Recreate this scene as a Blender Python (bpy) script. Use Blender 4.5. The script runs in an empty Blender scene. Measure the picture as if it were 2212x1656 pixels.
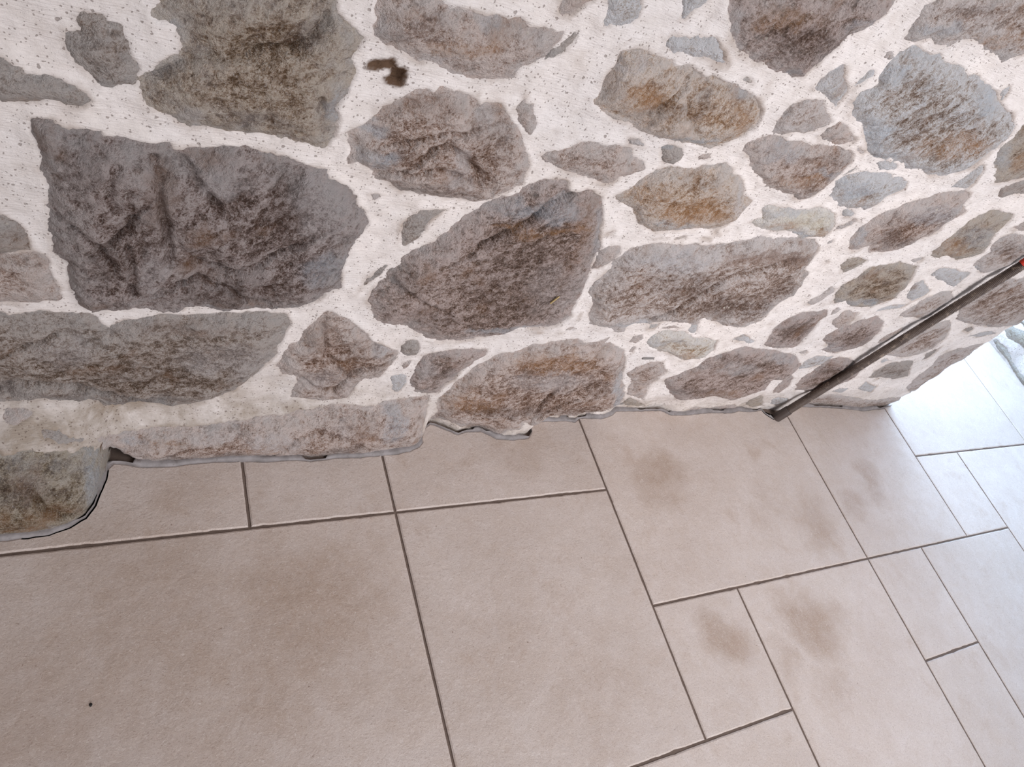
import bpy, bmesh, math, random
import numpy as np
from mathutils import Matrix, Vector

EXPOSURE=0.0; WORLD=.16; DOOR=60; WIN=((1.35,-.85,1.65),(.86,.42,.15)); FILLP=7.4; BACKP=88
# ------------------------------------------------------------------ camera
R = np.array([[0.86456958,0.01084234,-0.50239614],[-0.29106494,0.82578734,-0.48306985],[0.40963476,0.5638774,0.71710644]])
CAM = np.array([0.0,0.0,1.0]); FPX = 1531.45
sc = bpy.context.scene
cam = bpy.data.cameras.new('camera'); camo = bpy.data.objects.new('camera', cam); sc.collection.objects.link(camo)
cam.sensor_width = 36; cam.lens = FPX/2212*36; cam.clip_start = .02
camo.matrix_world = Matrix([[*R[0],0],[*R[1],0],[*R[2],1.0],[0,0,0,1]])
sc.camera = camo
sc.view_settings.view_transform = 'Standard'; sc.view_settings.look = 'None'
sc.view_settings.exposure = EXPOSURE; sc.view_settings.gamma = 1; sc.view_settings.use_curve_mapping = False
# ------------------------------------------------------------------ light
w = bpy.data.worlds.new('world'); sc.world = w; w.use_nodes = True
bg = w.node_tree.nodes['Background']; bg.inputs[0].default_value = (0.93,0.94,1.0,1); bg.inputs[1].default_value = WORLD
def area(name, loc, target, sx, sy, power, col):
    l = bpy.data.lights.new(name,'AREA'); l.shape='RECTANGLE'; l.size=sx; l.size_y=sy; l.energy=power; l.color=col
    o = bpy.data.objects.new(name,l); sc.collection.objects.link(o); o.location=loc
    d = Vector(target)-Vector(loc); o.rotation_euler = d.to_track_quat('-Z','Y').to_euler(); return o
area('door_daylight', (2.26,1.22,1.05), (2.26,0.0,0.35), .76, 1.9, DOOR, (.50,.72,1.0))
area('unseen_rear_fill', (.5,-3.6,1.4), (.5,.6,.5), 1.6, 1.4, BACKP, (.975,.965,1.0))  # added unseen fill from behind the camera, lifts the wall's brightness
area('unseen_fill', WIN[0], WIN[1], 1.3, 1.1, FILLP, (.99,.965,.985)).data.spread=math.radians(84)  # added fill hanging in mid-room, no window there; spread dims the left floor

# each stone of the front wall: (tone, protrusion mm, layering angle deg, outline as seen in the photograph)
S = [
('g',12,20,"160 38 172 25 200 23 228 28 241 43 261 53 264 66 269 81 281 89 287 106 294 124 304 145 295 162 292 180 269 184 243 188 223 186 203 175 183 156 165 134 152 112 144 86 139 66 152 67 172 61 162 51"),
('g',10,0,"-110 150 -50 118 0 122 20 132 51 145 56 152 84 162 109 160 122 165 147 175 157 181 178 185 193 198 200 211 198 223 183 233 157 228 142 226 122 218 96 216 71 215 25 220 0 219 -60 218 -120 190"),
('o',20,30,"337 0 323 23 330 36 345 47 365 52 380 58 383 86 388 101 383 112 355 122 337 134 317 145 308 152 298 167 297 193 302 213 314 228 342 243 368 249 388 264 411 275 441 271 464 276 497 283 533 283 560 285 601 299 651 312 702 322 715 309 728 281 740 254 740 236 730 231 748 205 753 183 766 155 766 137 759 127 773 112 786 91 791 76 778 66 753 46 738 35 727 25 725 0 715 -60 345 -60"),
('b',16,20,"814 0 806 20 803 38 797 53 804 74 824 91 849 107 877 119 905 131 930 131 946 145 966 155 991 162 1022 171 1067 172 1110 169 1125 152 1141 142 1161 129 1176 124 1191 107 1214 79 1215 68 1201 63 1194 58 1176 52 1158 53 1138 46 1125 38 1100 30 1083 23 1045 27 1017 20 981 10 961 0 940 -25 820 -25"),
('g',4,30,"1176 127 1186 112 1207 96 1227 81 1242 68 1246 74 1237 84 1224 101 1214 114 1196 124"),
('b',8,20,"1212 0 1204 23 1212 34 1227 33 1245 23 1257 13 1283 3 1290 -25 1215 -25"),
('u',8,30,"1308 0 1308 15 1310 28 1298 46 1293 55 1303 63 1310 66 1318 56 1341 56 1364 48 1379 36 1389 15 1392 -22 1308 -22"),
('u',6,30,"1480 0 1474 23 1469 42 1480 39 1496 28 1511 13 1531 0 1540 -22 1484 -22"),
('b',3,0,"1346 94 1349 84 1366 77 1373 79 1361 88"),
('u',8,-20,"1437 101 1437 86 1455 74 1475 79 1506 79 1541 79 1554 91 1567 112 1574 137 1569 145 1549 139 1531 129 1511 122 1491 119 1455 115"),
('c',15,50,"1340 109 1366 107 1399 107 1420 117 1450 124 1463 138 1480 138 1511 152 1518 165 1541 160 1577 175 1602 188 1633 208 1645 233 1640 259 1627 282 1597 302 1569 309 1536 320 1506 314 1455 304 1420 297 1387 282 1364 271 1323 256 1298 241 1280 226 1270 210 1288 205 1293 193 1300 172 1316 152 1333 132"),
('u',3,0,"1607 166 1618 169 1626 175 1628 182 1620 179"),
('d',13,40,"1577 0 1568 20 1572 51 1569 71 1582 96 1602 117 1627 134 1660 150 1687 157 1710 172 1731 167 1753 145 1779 122 1809 99 1829 79 1865 66 1893 46 1918 25 1938 0 1945 -32 1575 -32"),
('b',9,0,"1108 236 1123 218 1135 208 1140 223 1156 228 1156 246 1158 269 1148 295 1128 276 1115 248"),
('b',17,15,"745 281 766 269 788 266 804 254 824 228 854 213 880 198 897 189 918 186 935 193 953 181 966 188 996 193 1017 203 1034 198 1038 221 1072 221 1090 233 1098 251 1110 264 1123 287 1133 314 1145 347 1135 380 1128 401 1100 411 1052 433 1027 436 981 430 946 427 915 418 867 409 849 400 842 394 809 385 791 365 768 352 750 355 745 340 755 330 748 312 747 292"),
('b',10,10,"1166 337 1196 325 1227 320 1247 308 1278 307 1311 314 1336 314 1364 320 1366 337 1384 350 1392 363 1374 373 1343 383 1323 396 1290 391 1257 380 1222 370 1201 358 1176 347"),
('b',3,0,"1359 302 1380 301 1390 308 1396 316 1380 314 1362 310"),
('g',6,0,"1427 314 1455 311 1470 322 1478 335 1470 347 1453 356 1432 347"),
('b',2,0,"1497 337 1515 336 1535 334 1533 340 1515 341"),
('c',13,20,"1420 368 1442 363 1463 358 1480 363 1518 360 1541 360 1567 355 1584 365 1584 375 1602 378 1605 406 1607 418 1625 433 1605 453 1582 474 1551 491 1516 496 1468 495 1417 500 1394 494 1379 484 1369 466 1356 448 1341 438 1328 428 1326 422 1354 413 1374 398 1397 380"),
('b',9,50,"1652 289 1630 297 1610 310 1604 325 1617 337 1625 363 1635 380 1648 396 1660 406 1672 406 1690 417 1710 420 1726 432 1748 429 1766 415 1794 396 1814 375 1840 350 1845 332 1830 317 1804 313 1753 314 1736 304 1703 300 1677 294 1665 290"),
('n',8,30,"1665 284 1677 254 1693 236 1703 222 1731 213 1759 210 1781 213 1781 233 1789 246 1797 261 1784 274 1759 282 1728 289 1690 288"),
('u',7,40,"1753 188 1774 167 1794 150 1819 132 1827 137 1827 162 1830 193 1814 216 1804 231 1786 216 1774 205"),
('u',5,40,"1837 191 1852 170 1870 152 1880 143 1895 147 1888 162 1870 175"),
('n',3,0,"1911 122 1918 112 1928 114 1928 124 1918 128"),
('b',6,30,"1770 292 1786 275 1814 266 1832 271 1840 287 1850 294 1847 304 1830 311 1804 311 1786 307 1779 297"),
('n',4,0,"1843 321 1855 311 1868 322 1865 332 1862 337"),
('u',11,55,"1836 243 1841 216 1855 195 1880 185 1895 175 1903 157 1916 145 1926 132 1946 114 1974 99 1999 107 2010 114 2027 117 2043 127 2070 142 2083 152 2114 165 2129 183 2154 198 2157 223 2174 233 2187 246 2190 274 2182 292 2164 307 2149 322 2129 337 2103 358 2063 373 2027 380 1999 380 1989 365 1951 365 1949 355 1936 347 1890 342 1873 325 1865 299 1855 266"),
('u',4,0,"1889 347 1913 347 1939 354 1941 363 1926 366 1901 365"),
('n',10,50,"2017 0 1999 15 1987 33 1977 51 1966 68 1955 82 1969 87 2012 84 2010 101 2048 100 2068 91 2093 84 2111 89 2124 104 2141 117 2154 124 2159 138 2185 124 2210 114 2250 105 2260 -32 2022 -32"),
('u',3,0,"2158 198 2169 188 2182 183 2174 200 2164 216"),
('o',8,50,"2210 269 2200 282 2190 299 2159 317 2149 332 2139 355 2149 368 2141 380 2147 394 2167 393 2185 388 2212 383 2250 376 2250 250"),
('g',6,50,"2167 399 2212 387 2250 382 2250 422 2190 419 2160 430 2150 428 2155 408"),
('u',4,50,"2055 403 2073 383 2098 365 2119 350 2126 353 2119 373 2103 393 2086 406"),
('u',8,40,"1791 423 1804 391 1830 378 1865 369 1895 372 1918 372 1928 380 1949 380 1959 393 1954 406 1939 413 1913 425 1895 443 1865 453 1860 448 1830 448 1804 446 1807 438"),
('u',3,0,"1821 378 1835 365 1855 358 1852 363 1832 375"),
('w',9,0,"1620 476 1645 468 1643 451 1662 441 1680 444 1708 447 1748 447 1784 444 1794 451 1804 463 1802 489 1794 501 1779 515 1761 512 1743 513 1733 514 1715 504 1710 499 1677 499 1660 496 1645 494 1628 484"),
('u',4,0,"1818 453 1832 453 1848 459 1840 468 1822 466"),
('n',4,0,"1802 496 1809 487 1830 479 1845 468 1851 474 1840 484 1819 494"),
('n',2,0,"1854 474 1870 467 1860 476"),
('n',3,0,"1783 529 1789 517 1802 513 1797 524"),
('b',2,0,"1778 563 1784 560 1788 565 1783 570"),
('b',10,50,"1824 537 1830 524 1840 507 1852 489 1870 479 1885 468 1911 453 1936 448 1961 438 1984 432 2007 428 2032 415 2083 408 2093 415 2091 428 2083 441 2086 456 2070 468 2048 478 2027 496 2002 509 1977 519 1944 534 1921 542 1888 545 1873 547 1873 534 1850 539"),
('n',2,0,"2092 443 2097 432 2103 428 2098 440"),
('o',9,50,"2005 552 2012 539 2037 519 2063 496 2093 474 2116 461 2144 452 2174 455 2187 463 2182 474 2167 489 2149 501 2139 527 2121 545 2096 555 2068 560 2043 550 2015 556"),
('b',5,0,"2183 489 2207 478 2250 460 2250 500 2205 497 2190 495"),
('n',8,40,"2098 575 2106 565 2119 552 2134 545 2144 527 2159 512 2185 501 2207 507 2250 530 2250 545 2210 548 2185 562 2154 580 2129 590 2106 581"),
('o',5,0,"1813 583 1814 567 1830 553 1850 551 1875 557 1870 565 1852 575 1830 585 1819 589"),
('n',3,0,"1963 562 1972 555 1994 552 1989 560 1972 567"),
('o',9,30,"1799 649 1807 633 1819 616 1845 598 1868 578 1895 570 1931 567 1944 562 1969 570 1982 572 1972 593 1964 610 1946 626 1936 643 1906 654 1880 661 1855 665 1835 659 1827 651 1804 654"),
('u',6,40,"1956 643 1964 621 1977 608 1994 605 2002 618 2010 626 1989 641 1966 651"),
('u',6,0,"2015 593 2030 580 2058 578 2083 585 2098 589 2078 605 2060 618 2035 608"),
('u',3,20,"1885 674 1906 664 1939 656 1961 655 1944 664 1911 669"),
('n',7,40,"1941 682 1951 669 1982 651 2007 638 2032 628 2053 628 2058 643 2032 666 2007 682 1982 687 1956 684"),
('b',5,40,"1797 702 1797 692 1824 671 1855 674 1840 689 1827 702 1807 709"),
('n',3,0,"1794 679 1797 669 1812 662 1816 669 1804 676"),
('d',8,40,"1648 742 1667 712 1685 694 1710 682 1736 674 1764 674 1786 669 1788 682 1769 692 1753 714 1728 740 1713 751 1677 750 1652 747"),
('n',4,40,"1742 655 1753 646 1771 638 1784 626 1797 616 1802 621 1799 631 1779 646 1753 659"),
('b',2,0,"1741 641 1748 634 1752 636 1746 643"),
('d',9,40,"1771 735 1784 720 1804 709 1835 699 1860 689 1893 683 1908 694 1903 714 1880 735 1862 747 1830 755 1797 763 1769 755 1786 745"),
('n',3,0,"1722 760 1738 753 1743 758 1736 765"),
('u',5,30,"1723 798 1738 780 1761 766 1804 768 1774 785 1748 793"),
('d',8,40,"1718 830 1733 813 1753 801 1789 775 1814 768 1850 780 1862 796 1850 811 1829 823 1799 833 1775 841 1745 845 1715 841"),
('n',5,40,"1890 742 1906 728 1928 716 1950 705 1948 716 1930 728 1910 740"),
('n',7,40,"1911 765 1926 752 1956 735 1989 714 2020 697 2048 689 2055 702 2043 727 2017 752 1982 765 1946 771"),
('g',6,40,"1873 816 1888 798 1918 783 1951 778 1974 778 1966 796 1961 811 1928 818 1906 814"),
('g',4,40,"1987 778 2002 760 2032 745 2020 760 1999 775"),
('n',7,50,"1956 838 1972 820 1994 800 2007 791 2027 768 2058 755 2096 745 2127 738 2096 763 2058 791 2048 803 2017 823 1989 838 1974 847 1959 844"),
('n',7,40,"2065 689 2070 669 2088 649 2134 618 2174 600 2205 599 2250 590 2260 660 2207 702 2182 702 2154 707 2109 702 2081 697"),
('g',3,0,"2078 712 2098 703 2103 709 2088 717"),
('u',3,0,"2083 726 2110 717 2140 713 2152 719 2115 727"),
('u',2,0,"1900 779 1912 773 1925 777 1905 784"),
('u',4,0,"1850 838 1870 823 1893 833 1880 847 1862 842"),
('u',3,0,"1797 846 1812 838 1832 838 1817 848"),
('n',6,10,"1726 879 1735 866 1758 856 1794 851 1845 858 1880 863 1906 861 1946 856 1944 866 1930 876 1913 884 1868 888 1829 886 1779 884 1728 882"),
('d',4,40,"1667 848 1680 830 1710 808 1713 815 1703 833 1682 848"),
('u',4,0,"1666 862 1680 857 1703 860 1700 867 1675 875 1662 872"),
('d',16,30,"1303 420 1302 463 1298 501 1300 532 1288 545 1278 570 1270 593 1262 623 1250 643 1239 661 1237 679 1219 692 1189 707 1151 707 1115 708 1100 714 1070 722 1019 732 981 736 946 736 905 722 877 702 849 702 824 697 804 687 800 669 797 643 806 623 819 610 834 603 842 585 859 575 867 557 892 542 913 534 941 519 946 509 966 494 994 474 1019 453 1045 438 1078 424 1110 416 1125 405 1163 385 1209 383 1224 388 1232 401 1250 410 1272 406 1283 415"),
('g',6,0,"859 496 870 476 890 461 910 448 935 448 966 451 946 461 930 476 920 496 905 514 872 529 862 514"),
('b',3,0,"797 420 809 416 826 419 809 433"),
('g',1,0,"766 636 771 626 804 595 833 575 819 593 786 621"),  # open slit in the mortar, its shade put in as a stone sliver
('b',13,20,"707 671 725 676 753 687 773 702 793 717 809 732 834 747 859 760 854 775 837 796 819 816 791 815 771 833 753 858 702 863 659 861 626 856 639 825 634 810 606 808 596 788 613 760 624 740 644 735 651 714 674 694 692 679"),
('g',5,0,"865 745 880 733 896 734 908 742 910 757 900 766 880 768 868 760"),
('d',9,20,"887 818 895 796 910 775 935 760 968 753 1019 750 1052 753 1047 768 1022 783 1001 798 981 816 966 825 946 848 920 848 892 848 890 833"),
('b',2,0,"868 797 872 786 890 781 880 795"),
('u',4,0,"842 826 850 812 868 806 880 812 874 830 858 848 846 838"),
('g',20,10,"-190 740 -150 690 -60 668 0 668 20 676 63 674 84 668 127 673 178 678 198 684 216 699 236 707 259 697 297 687 330 680 406 679 482 674 560 671 624 676 629 692 618 717 608 742 596 768 575 788 558 803 540 813 507 841 469 858 436 866 406 874 363 874 317 867 266 868 228 874 190 868 142 863 76 863 0 870 -90 868 -170 845"),
('m',22,60,"63 254 74 251 109 256 127 269 147 279 152 273 185 274 216 282 223 295 266 298 304 302 365 309 375 322 401 322 431 322 477 312 507 313 560 321 588 327 621 340 651 353 692 360 707 365 710 385 728 393 750 405 768 423 771 438 791 458 796 479 786 496 766 517 755 542 748 565 738 578 738 621 725 624 702 631 692 646 667 656 639 664 601 664 550 661 507 666 469 664 406 656 396 668 355 665 317 661 259 664 236 671 203 675 178 665 167 656 162 638 150 621 145 600 139 578 142 565 127 555 114 542 109 522 112 509 104 484 101 438 99 400 94 391 86 363 86 340 74 322 68 297 63 279"),
('g',12,0,"-120 470 -60 455 0 462 13 471 38 484 46 501 58 517 66 537 38 542 0 547 -60 552 -130 535"),
('b',12,0,"-125 565 -60 552 0 548 38 545 76 545 101 550 109 565 117 588 127 611 134 638 137 646 122 651 76 654 0 651 -70 655 -140 630"),
('b',5,0,"1278 580 1283 562 1293 545 1308 529 1336 529 1336 545 1321 562 1303 575"),
('n',14,30,"1268 702 1272 682 1278 654 1272 628 1278 616 1300 595 1318 578 1328 562 1341 550 1359 532 1392 524 1420 519 1455 524 1506 522 1544 524 1595 514 1633 509 1660 512 1672 515 1723 514 1759 514 1769 529 1764 545 1748 562 1738 575 1746 590 1728 616 1703 638 1677 656 1660 676 1645 692 1620 699 1587 707 1562 704 1546 694 1516 687 1506 702 1465 697 1430 692 1392 697 1354 704 1346 717 1328 720 1318 709 1283 704"),
('b',2,0,"1305 507 1308 500 1324 497 1322 505"),
('b',2,0,"1408 509 1420 507 1442 505 1436 512 1415 512"),
('c',3,40,"1445 519 1455 508 1478 502 1478 511 1466 520"),
('d',3,0,"1503 503 1515 503 1535 509 1530 516 1512 513"),
('c',2,0,"1536 500 1545 493 1553 505 1540 505"),
('w',8,20,"1392 740 1404 725 1435 712 1480 714 1496 727 1531 725 1549 732 1541 755 1518 773 1480 778 1465 773 1450 765 1404 750"),
('b',3,0,"1359 737 1369 725 1389 720 1387 732 1371 742"),
('b',2,0,"1355 760 1364 747 1374 747 1366 760"),
('c',3,40,"1397 712 1404 699 1427 694 1414 709"),
('b',2,0,"1430 708 1445 702 1478 705 1460 708"),
('u',4,0,"1485 714 1496 699 1507 700 1507 714 1496 720"),
('u',3,0,"1575 732 1587 725 1607 716 1615 727 1631 737 1620 741 1595 736"),
('b',1,0,"1158 711 1175 712 1172 716 1160 716"),
('b',3,30,"1215 714 1229 704 1246 700 1237 713"),
('b',2,0,"1242 697 1247 682 1255 675 1250 689"),
('b',16,15,"941 871 946 856 966 838 994 815 1032 788 1057 773 1083 760 1110 757 1151 742 1196 737 1227 728 1242 730 1262 740 1290 737 1316 730 1308 741 1328 745 1349 758 1349 780 1346 806 1346 815 1349 851 1341 868 1316 884 1278 893 1239 900 1212 897 1176 902 1133 912 1125 925 1100 930 1083 940 1052 935 1019 925 981 912 946 903 930 907 941 889"),
('b',7,20,"1351 803 1374 788 1404 778 1432 780 1440 798 1417 816 1402 828 1387 861 1366 856 1354 851 1359 825 1354 808"),
('d',12,30,"1435 816 1468 803 1506 788 1531 770 1574 755 1602 745 1652 752 1677 758 1715 763 1726 778 1731 788 1713 806 1690 820 1667 820 1652 843 1640 843 1607 853 1574 861 1531 853 1496 861 1460 861 1445 846 1432 823"),
('b',2,20,"1490 789 1506 778 1529 771 1518 780"),
('b',4,0,"1480 884 1500 879 1531 879 1556 874 1587 871 1594 881 1564 890 1536 890"),
('o',4,0,"1610 874 1622 861 1645 853 1650 876 1633 879"),
('o',5,0,"1336 874 1361 855 1384 868 1394 876 1354 876"),
('b',15,5,"210 947 254 939 292 929 330 924 368 919 406 917 482 907 550 901 601 894 651 880 702 874 743 871 804 876 834 863 880 858 925 853 925 876 918 907 913 932 905 955 867 968 829 978 778 986 702 988 651 991 550 996 482 998 406 1000 355 1000 325 1003 294 990 269 980 243 969 221 962"),
('v',26,0,"-170 1050 -140 1000 -60 980 0 975 13 975 51 970 96 970 142 970 178 965 216 967 221 983 226 998 232 1010 231 1028 223 1054 210 1087 193 1112 162 1135 122 1150 51 1163 0 1168 -90 1172 -160 1130"),
('b',4,0,"5 876 40 874 76 890 60 905 35 920 8 915"),
('g',3,0,"84 925 100 917 130 930 175 945 180 950 120 952 92 945"),
]
J = [
('v',8,0,"2143 733 2156 732 2176 755 2194 788 2206 806 2230 830 2250 860 2262 884 2230 862 2212 835 2190 804 2160 760"),
('v',8,0,"2172 712 2185 703 2205 712 2240 730 2270 790 2240 772 2222 760 2205 745 2190 738 2178 730"),
('v',8,0,"2200 690 2230 700 2300 760 2310 800 2270 760 2230 720"),
]
HOLES = ["221 961 243 966 269 977 290 988 300 1000 296 1012 232 1012 226 998",
 "846 162 850 152 868 148 874 152 874 164 868 178 855 180 840 176 836 168",
 "798 136 812 132 838 132 848 130 856 146 848 152 838 142 812 146 798 144",
 "1214 896 1222 896 1226 908 1198 910 1200 902"]
TILE_EDGE = "-90 1176 0 1166 60 1161 105 1153 150 1138 185 1117 205 1092 215 1065 228 1035 232 1012 245 1001 275 1003 300 1007 330 1008 370 1006 420 1000 470 997 520 996 570 997 640 992 670 996 685 994 720 989 760 988 810 984 860 979 885 974 905 965 913 955 911 946 915 927 928 915 938 917 966 929 989 938 1006 932 1039 931 1057 939 1072 947 1110 950 1120 948 1141 945 1148 934 1147 919 1163 910 1196 909 1222 908 1242 912 1252 903 1303 903 1321 896 1331 887 1379 887 1427 886 1450 896 1480 896 1529 891 1582 891 1595 887 1622 889 1645 885 1652 893 1670 905 1690 891 1728 878 1779 879 1827 882 1862 887 1906 882 1913 881 1936 872"
# long creases or ledges on the big stones: depth mm (+ groove), width mm, ledge mm, polyline
CREASE = [
(9,7,0,"333 335 345 400 352 450 365 545"),(8,9,3,"385 335 410 370 440 400 470 430"),
(7,7,4,"240 500 275 475 290 455"),(8,8,-4,"165 470 215 505 245 540"),(9,6,0,"275 510 285 560 290 610"),
(7,10,5,"430 560 480 575 560 560 640 520"),(6,7,0,"250 330 230 380 250 430"),(6,12,5,"390 600 430 590 480 600 560 640"),
(7,9,5,"545 105 590 100 640 100 680 75 700 40"),(4,6,3,"298 165 340 160 380 140 420 125"),
(5,5,0,"690 200 695 250 705 280"),
(7,9,6,"925 320 960 300 1010 340 1035 375"),(5,8,3,"860 360 930 345 990 365"),(4,8,4,"880 300 950 285 1020 275"),
(8,8,6,"1040 520 1100 490 1180 440 1270 412"),(4,8,-3,"840 580 880 620 920 640"),
(4,4,0,"2008 252 2045 225 2070 208"),(4,3,0,"1960 340 1990 318 2010 305"),(4,4,0,"2078 272 2095 255 2110 250"),(4,3,0,"2060 350 2080 330 2110 318"),
(6,6,3,"1400 260 1420 235 1450 200 1480 170"),(5,6,4,"1480 200 1470 240 1500 280"),
(7,8,4,"1160 880 1180 855 1190 846"),(5,5,3,"1160 895 1200 870 1240 850"),
(5,6,4,"660 820 720 840 760 800 800 790"),(4,6,3,"690 700 700 750 740 800"),
(6,7,0,"1912 480 1925 470 1930 455"),(5,10,4,"1390 700 1460 660 1560 600 1700 560"),
(6,14,8,"0 1045 60 1055 110 1075 150 1090"),(4,8,4,"590 985 640 940 700 930 760 950 815 975"),
(5,7,4,"410 965 380 975 300 985"),(5,12,6,"20 830 110 810 220 840 330 860"),(4,10,3,"50 740 130 710 200 730"),
]
# weathering patches: kind, centre and radii as seen in the photograph, strength
PATCH = """k 500 605 120 34 .9;k 620 430 50 70 .75;k 200 335 45 60 .6;t 345 400 34 80 .8;p 130 280 34 22 .8;p 490 375 60 36 .7;p 690 430 70 80 .6;b 700 560 60 34 .7;k 240 540 60 50 .7;p 470 655 110 9 .9;k 300 470 40 60 .5;p 330 560 25 60 .5
k 650 62 60 34 .9;k 560 245 90 22 .7;p 410 235 40 22 .7;b 722 215 22 40 .8;b 370 48 34 14 .8;k 480 20 60 20 .4;b 430 262 20 10 .8
k 900 62 70 24 .8;p 826 62 16 45 .8;o 1000 100 90 22 .6;p 930 125 50 8 .7;b 1060 40 40 20 .6;p 1150 80 40 25 .6
b 815 335 45 24 .8;k 930 392 80 24 .9;k 865 312 40 24 .7;p 985 350 34 40 .7;p 1045 235 20 34 .8;k 1060 300 50 60 .5;t 930 225 70 22 .7;b 780 275 60 9 .7
b 1150 440 110 20 .7;o 1170 483 120 9 .85;k 930 672 60 26 .8;p 1190 620 60 60 .35;k 1130 600 140 90 .6;b 1290 500 12 60 .6;b 1090 705 90 8 .8;k 870 610 40 30 .6
o 1385 205 50 32 .9;k 1450 235 70 24 .8;b 1450 300 110 9 .9;o 1600 262 34 30 .8;p 1360 128 34 14 .8;k 1510 210 30 50 .7;b 1600 200 24 24 .7;t 1330 180 30 34 .6
o 1500 450 80 26 1;p 1595 425 12 50 .8;o 1400 410 50 24 .6;b 1440 475 50 10 .6;k 1510 385 50 14 .4
b 1690 325 50 22 .6;k 1750 400 34 12 .7;o 1720 385 70 18 .8;k 1800 340 40 14 .5;b 1780 370 40 9 .6
k 1745 90 90 44 .9;o 1690 30 60 30 .7;p 1588 62 14 60 .8;b 1700 155 30 14 .8;b 1860 50 50 12 .6
b 1885 285 34 50 .9;b 2125 215 30 40 .9;k 1980 175 50 16 .7;o 2060 310 90 34 .7;b 1920 155 26 26 .8;b 1900 335 40 16 .9;k 1950 270 40 30 .6;k 2050 245 60 20 .5;b 1990 120 40 10 .7
o 2150 85 60 16 .8;b 2030 60 60 16 .7;k 2100 20 60 20 .6;b 2165 335 20 26 .8;o 2200 350 30 20 .7
b 1850 400 50 20 .9;o 1870 440 40 8 .5;o 1690 484 44 9 .9;b 1735 502 20 11 1;o 1780 505 16 9 .7;b 1690 455 60 9 .6;y 1740 470 60 16 .6
p 1460 545 130 16 .7;t 1665 550 90 16 .95;k 1600 655 110 26 .8;k 1480 605 90 30 .6;p 1320 600 26 26 .5;b 1390 700 70 7 .8;k 1700 620 40 20 .6;t 1285 650 10 40 .8;b 1450 560 90 20 .4
o 1200 775 100 20 .8;p 1180 815 90 26 .7;k 1100 880 110 18 .9;b 1335 850 12 40 .8;k 1290 830 30 24 .6;o 1010 860 60 24 .7;k 1260 880 70 9 .6
k 110 845 160 20 .8;k 320 858 120 14 .9;p 480 760 100 34 .6;p 130 745 70 30 .5;p 560 770 40 24 .5;k 300 790 90 20 .4;t 420 700 120 14 .5
p 600 950 70 20 .8;k 740 970 60 12 .9;b 850 905 26 50 .7;b 285 945 40 10 .7;k 500 985 200 7 .9;o 360 940 50 12 .6;p 460 930 60 20 .6;o 590 960 30 18 .5;p 760 920 60 30 .5
p 700 810 60 26 .6;k 780 830 26 16 .8;k 760 760 40 40 .5;t 690 720 40 30 .6;b 830 750 20 14 .5
b 205 1065 20 50 .9;o 70 1115 50 22 .8;k 110 1045 60 20 .6;t 60 1010 70 30 .6;p 140 1120 50 16 .5;k 20 1040 40 14 .7
p 1590 792 50 14 .8;k 1500 842 70 12 .9;k 1570 770 40 10 .7;o 1560 846 60 9 .6;b 1690 770 34 10 .5
k 1920 512 60 20 .9;k 1930 475 30 14 .8;b 1848 515 12 30 .8;b 2020 460 60 24 .5;k 2000 470 60 14 .5;o 2050 530 45 22 .8;b 2110 510 40 26 .5;o 1930 648 34 10 .8;b 1855 650 60 9 .9;k 1905 606 9 8 .8;k 2180 535 30 22 .8;b 2110 580 12 8 .9
k 1720 705 40 20 .7;k 1850 730 40 18 .8;b 1800 745 30 8 .5;k 1800 800 50 16 .7;o 1480 765 24 9 .8;b 1430 735 50 9 .6;t 1280 560 20 24 .4;k 960 800 30 14 .8;p 920 790 26 20 .5"""
# ------------------------------------------------------------------ helpers
def pts(s):
    a = np.array([float(v) for v in s.split()]).reshape(-1,2); return a
def rays(p):
    p = np.asarray(p,float); return np.c_[(p[:,0]-1106)/FPX, -(p[:,1]-828)/FPX, -np.ones(len(p))] @ R.T
def to_floor(p):
    d = rays(p); t = -1/d[:,2]; return (CAM+d*t[:,None])[:,:2]
def _hash(i,j,s):
    n = (i.astype(np.int64)*374761393 + j.astype(np.int64)*668265263 + s*1442695041) & 0xffffffff
    n = ((n ^ (n>>13))*1274126177) & 0xffffffff
    n = ((n ^ (n>>16))*2246822519) & 0xffffffff
    return ((n ^ (n>>15)) & 0xffff)/65535.0
def noise(x,y,s=0):
    xi=np.floor(x);yi=np.floor(y);fx=x-xi;fy=y-yi
    def g(a,b):
        t=_hash(a,b,s)*6.2831853; return np.cos(t)*(x-a)+np.sin(t)*(y-b)
    u=fx*fx*fx*(fx*(fx*6-15)+10);v=fy*fy*fy*(fy*(fy*6-15)+10)
    a=g(xi,yi);b=g(xi+1,yi);c=g(xi,yi+1);d=g(xi+1,yi+1)
    return (a+(b-a)*u+(c-a)*v+(a-b-c+d)*u*v)*1.6
def fbm(x,y,f,o=4,s=0,gain=.5):
    r=0;a=1
    for k in range(o): r=r+a*noise(x*f,y*f,s+k*17); f*=2.03;a*=gain
    return r
def ridge(x,y,f,o=3,s=0):
    r=0;a=1
    for k in range(o): r=r+a*(1-2*np.abs(noise(x*f,y*f,s+k*13))); f*=2.1;a*=.5
    return r
def sstep(t): t=np.clip(t,0,1); return t*t*(3-2*t)
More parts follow.
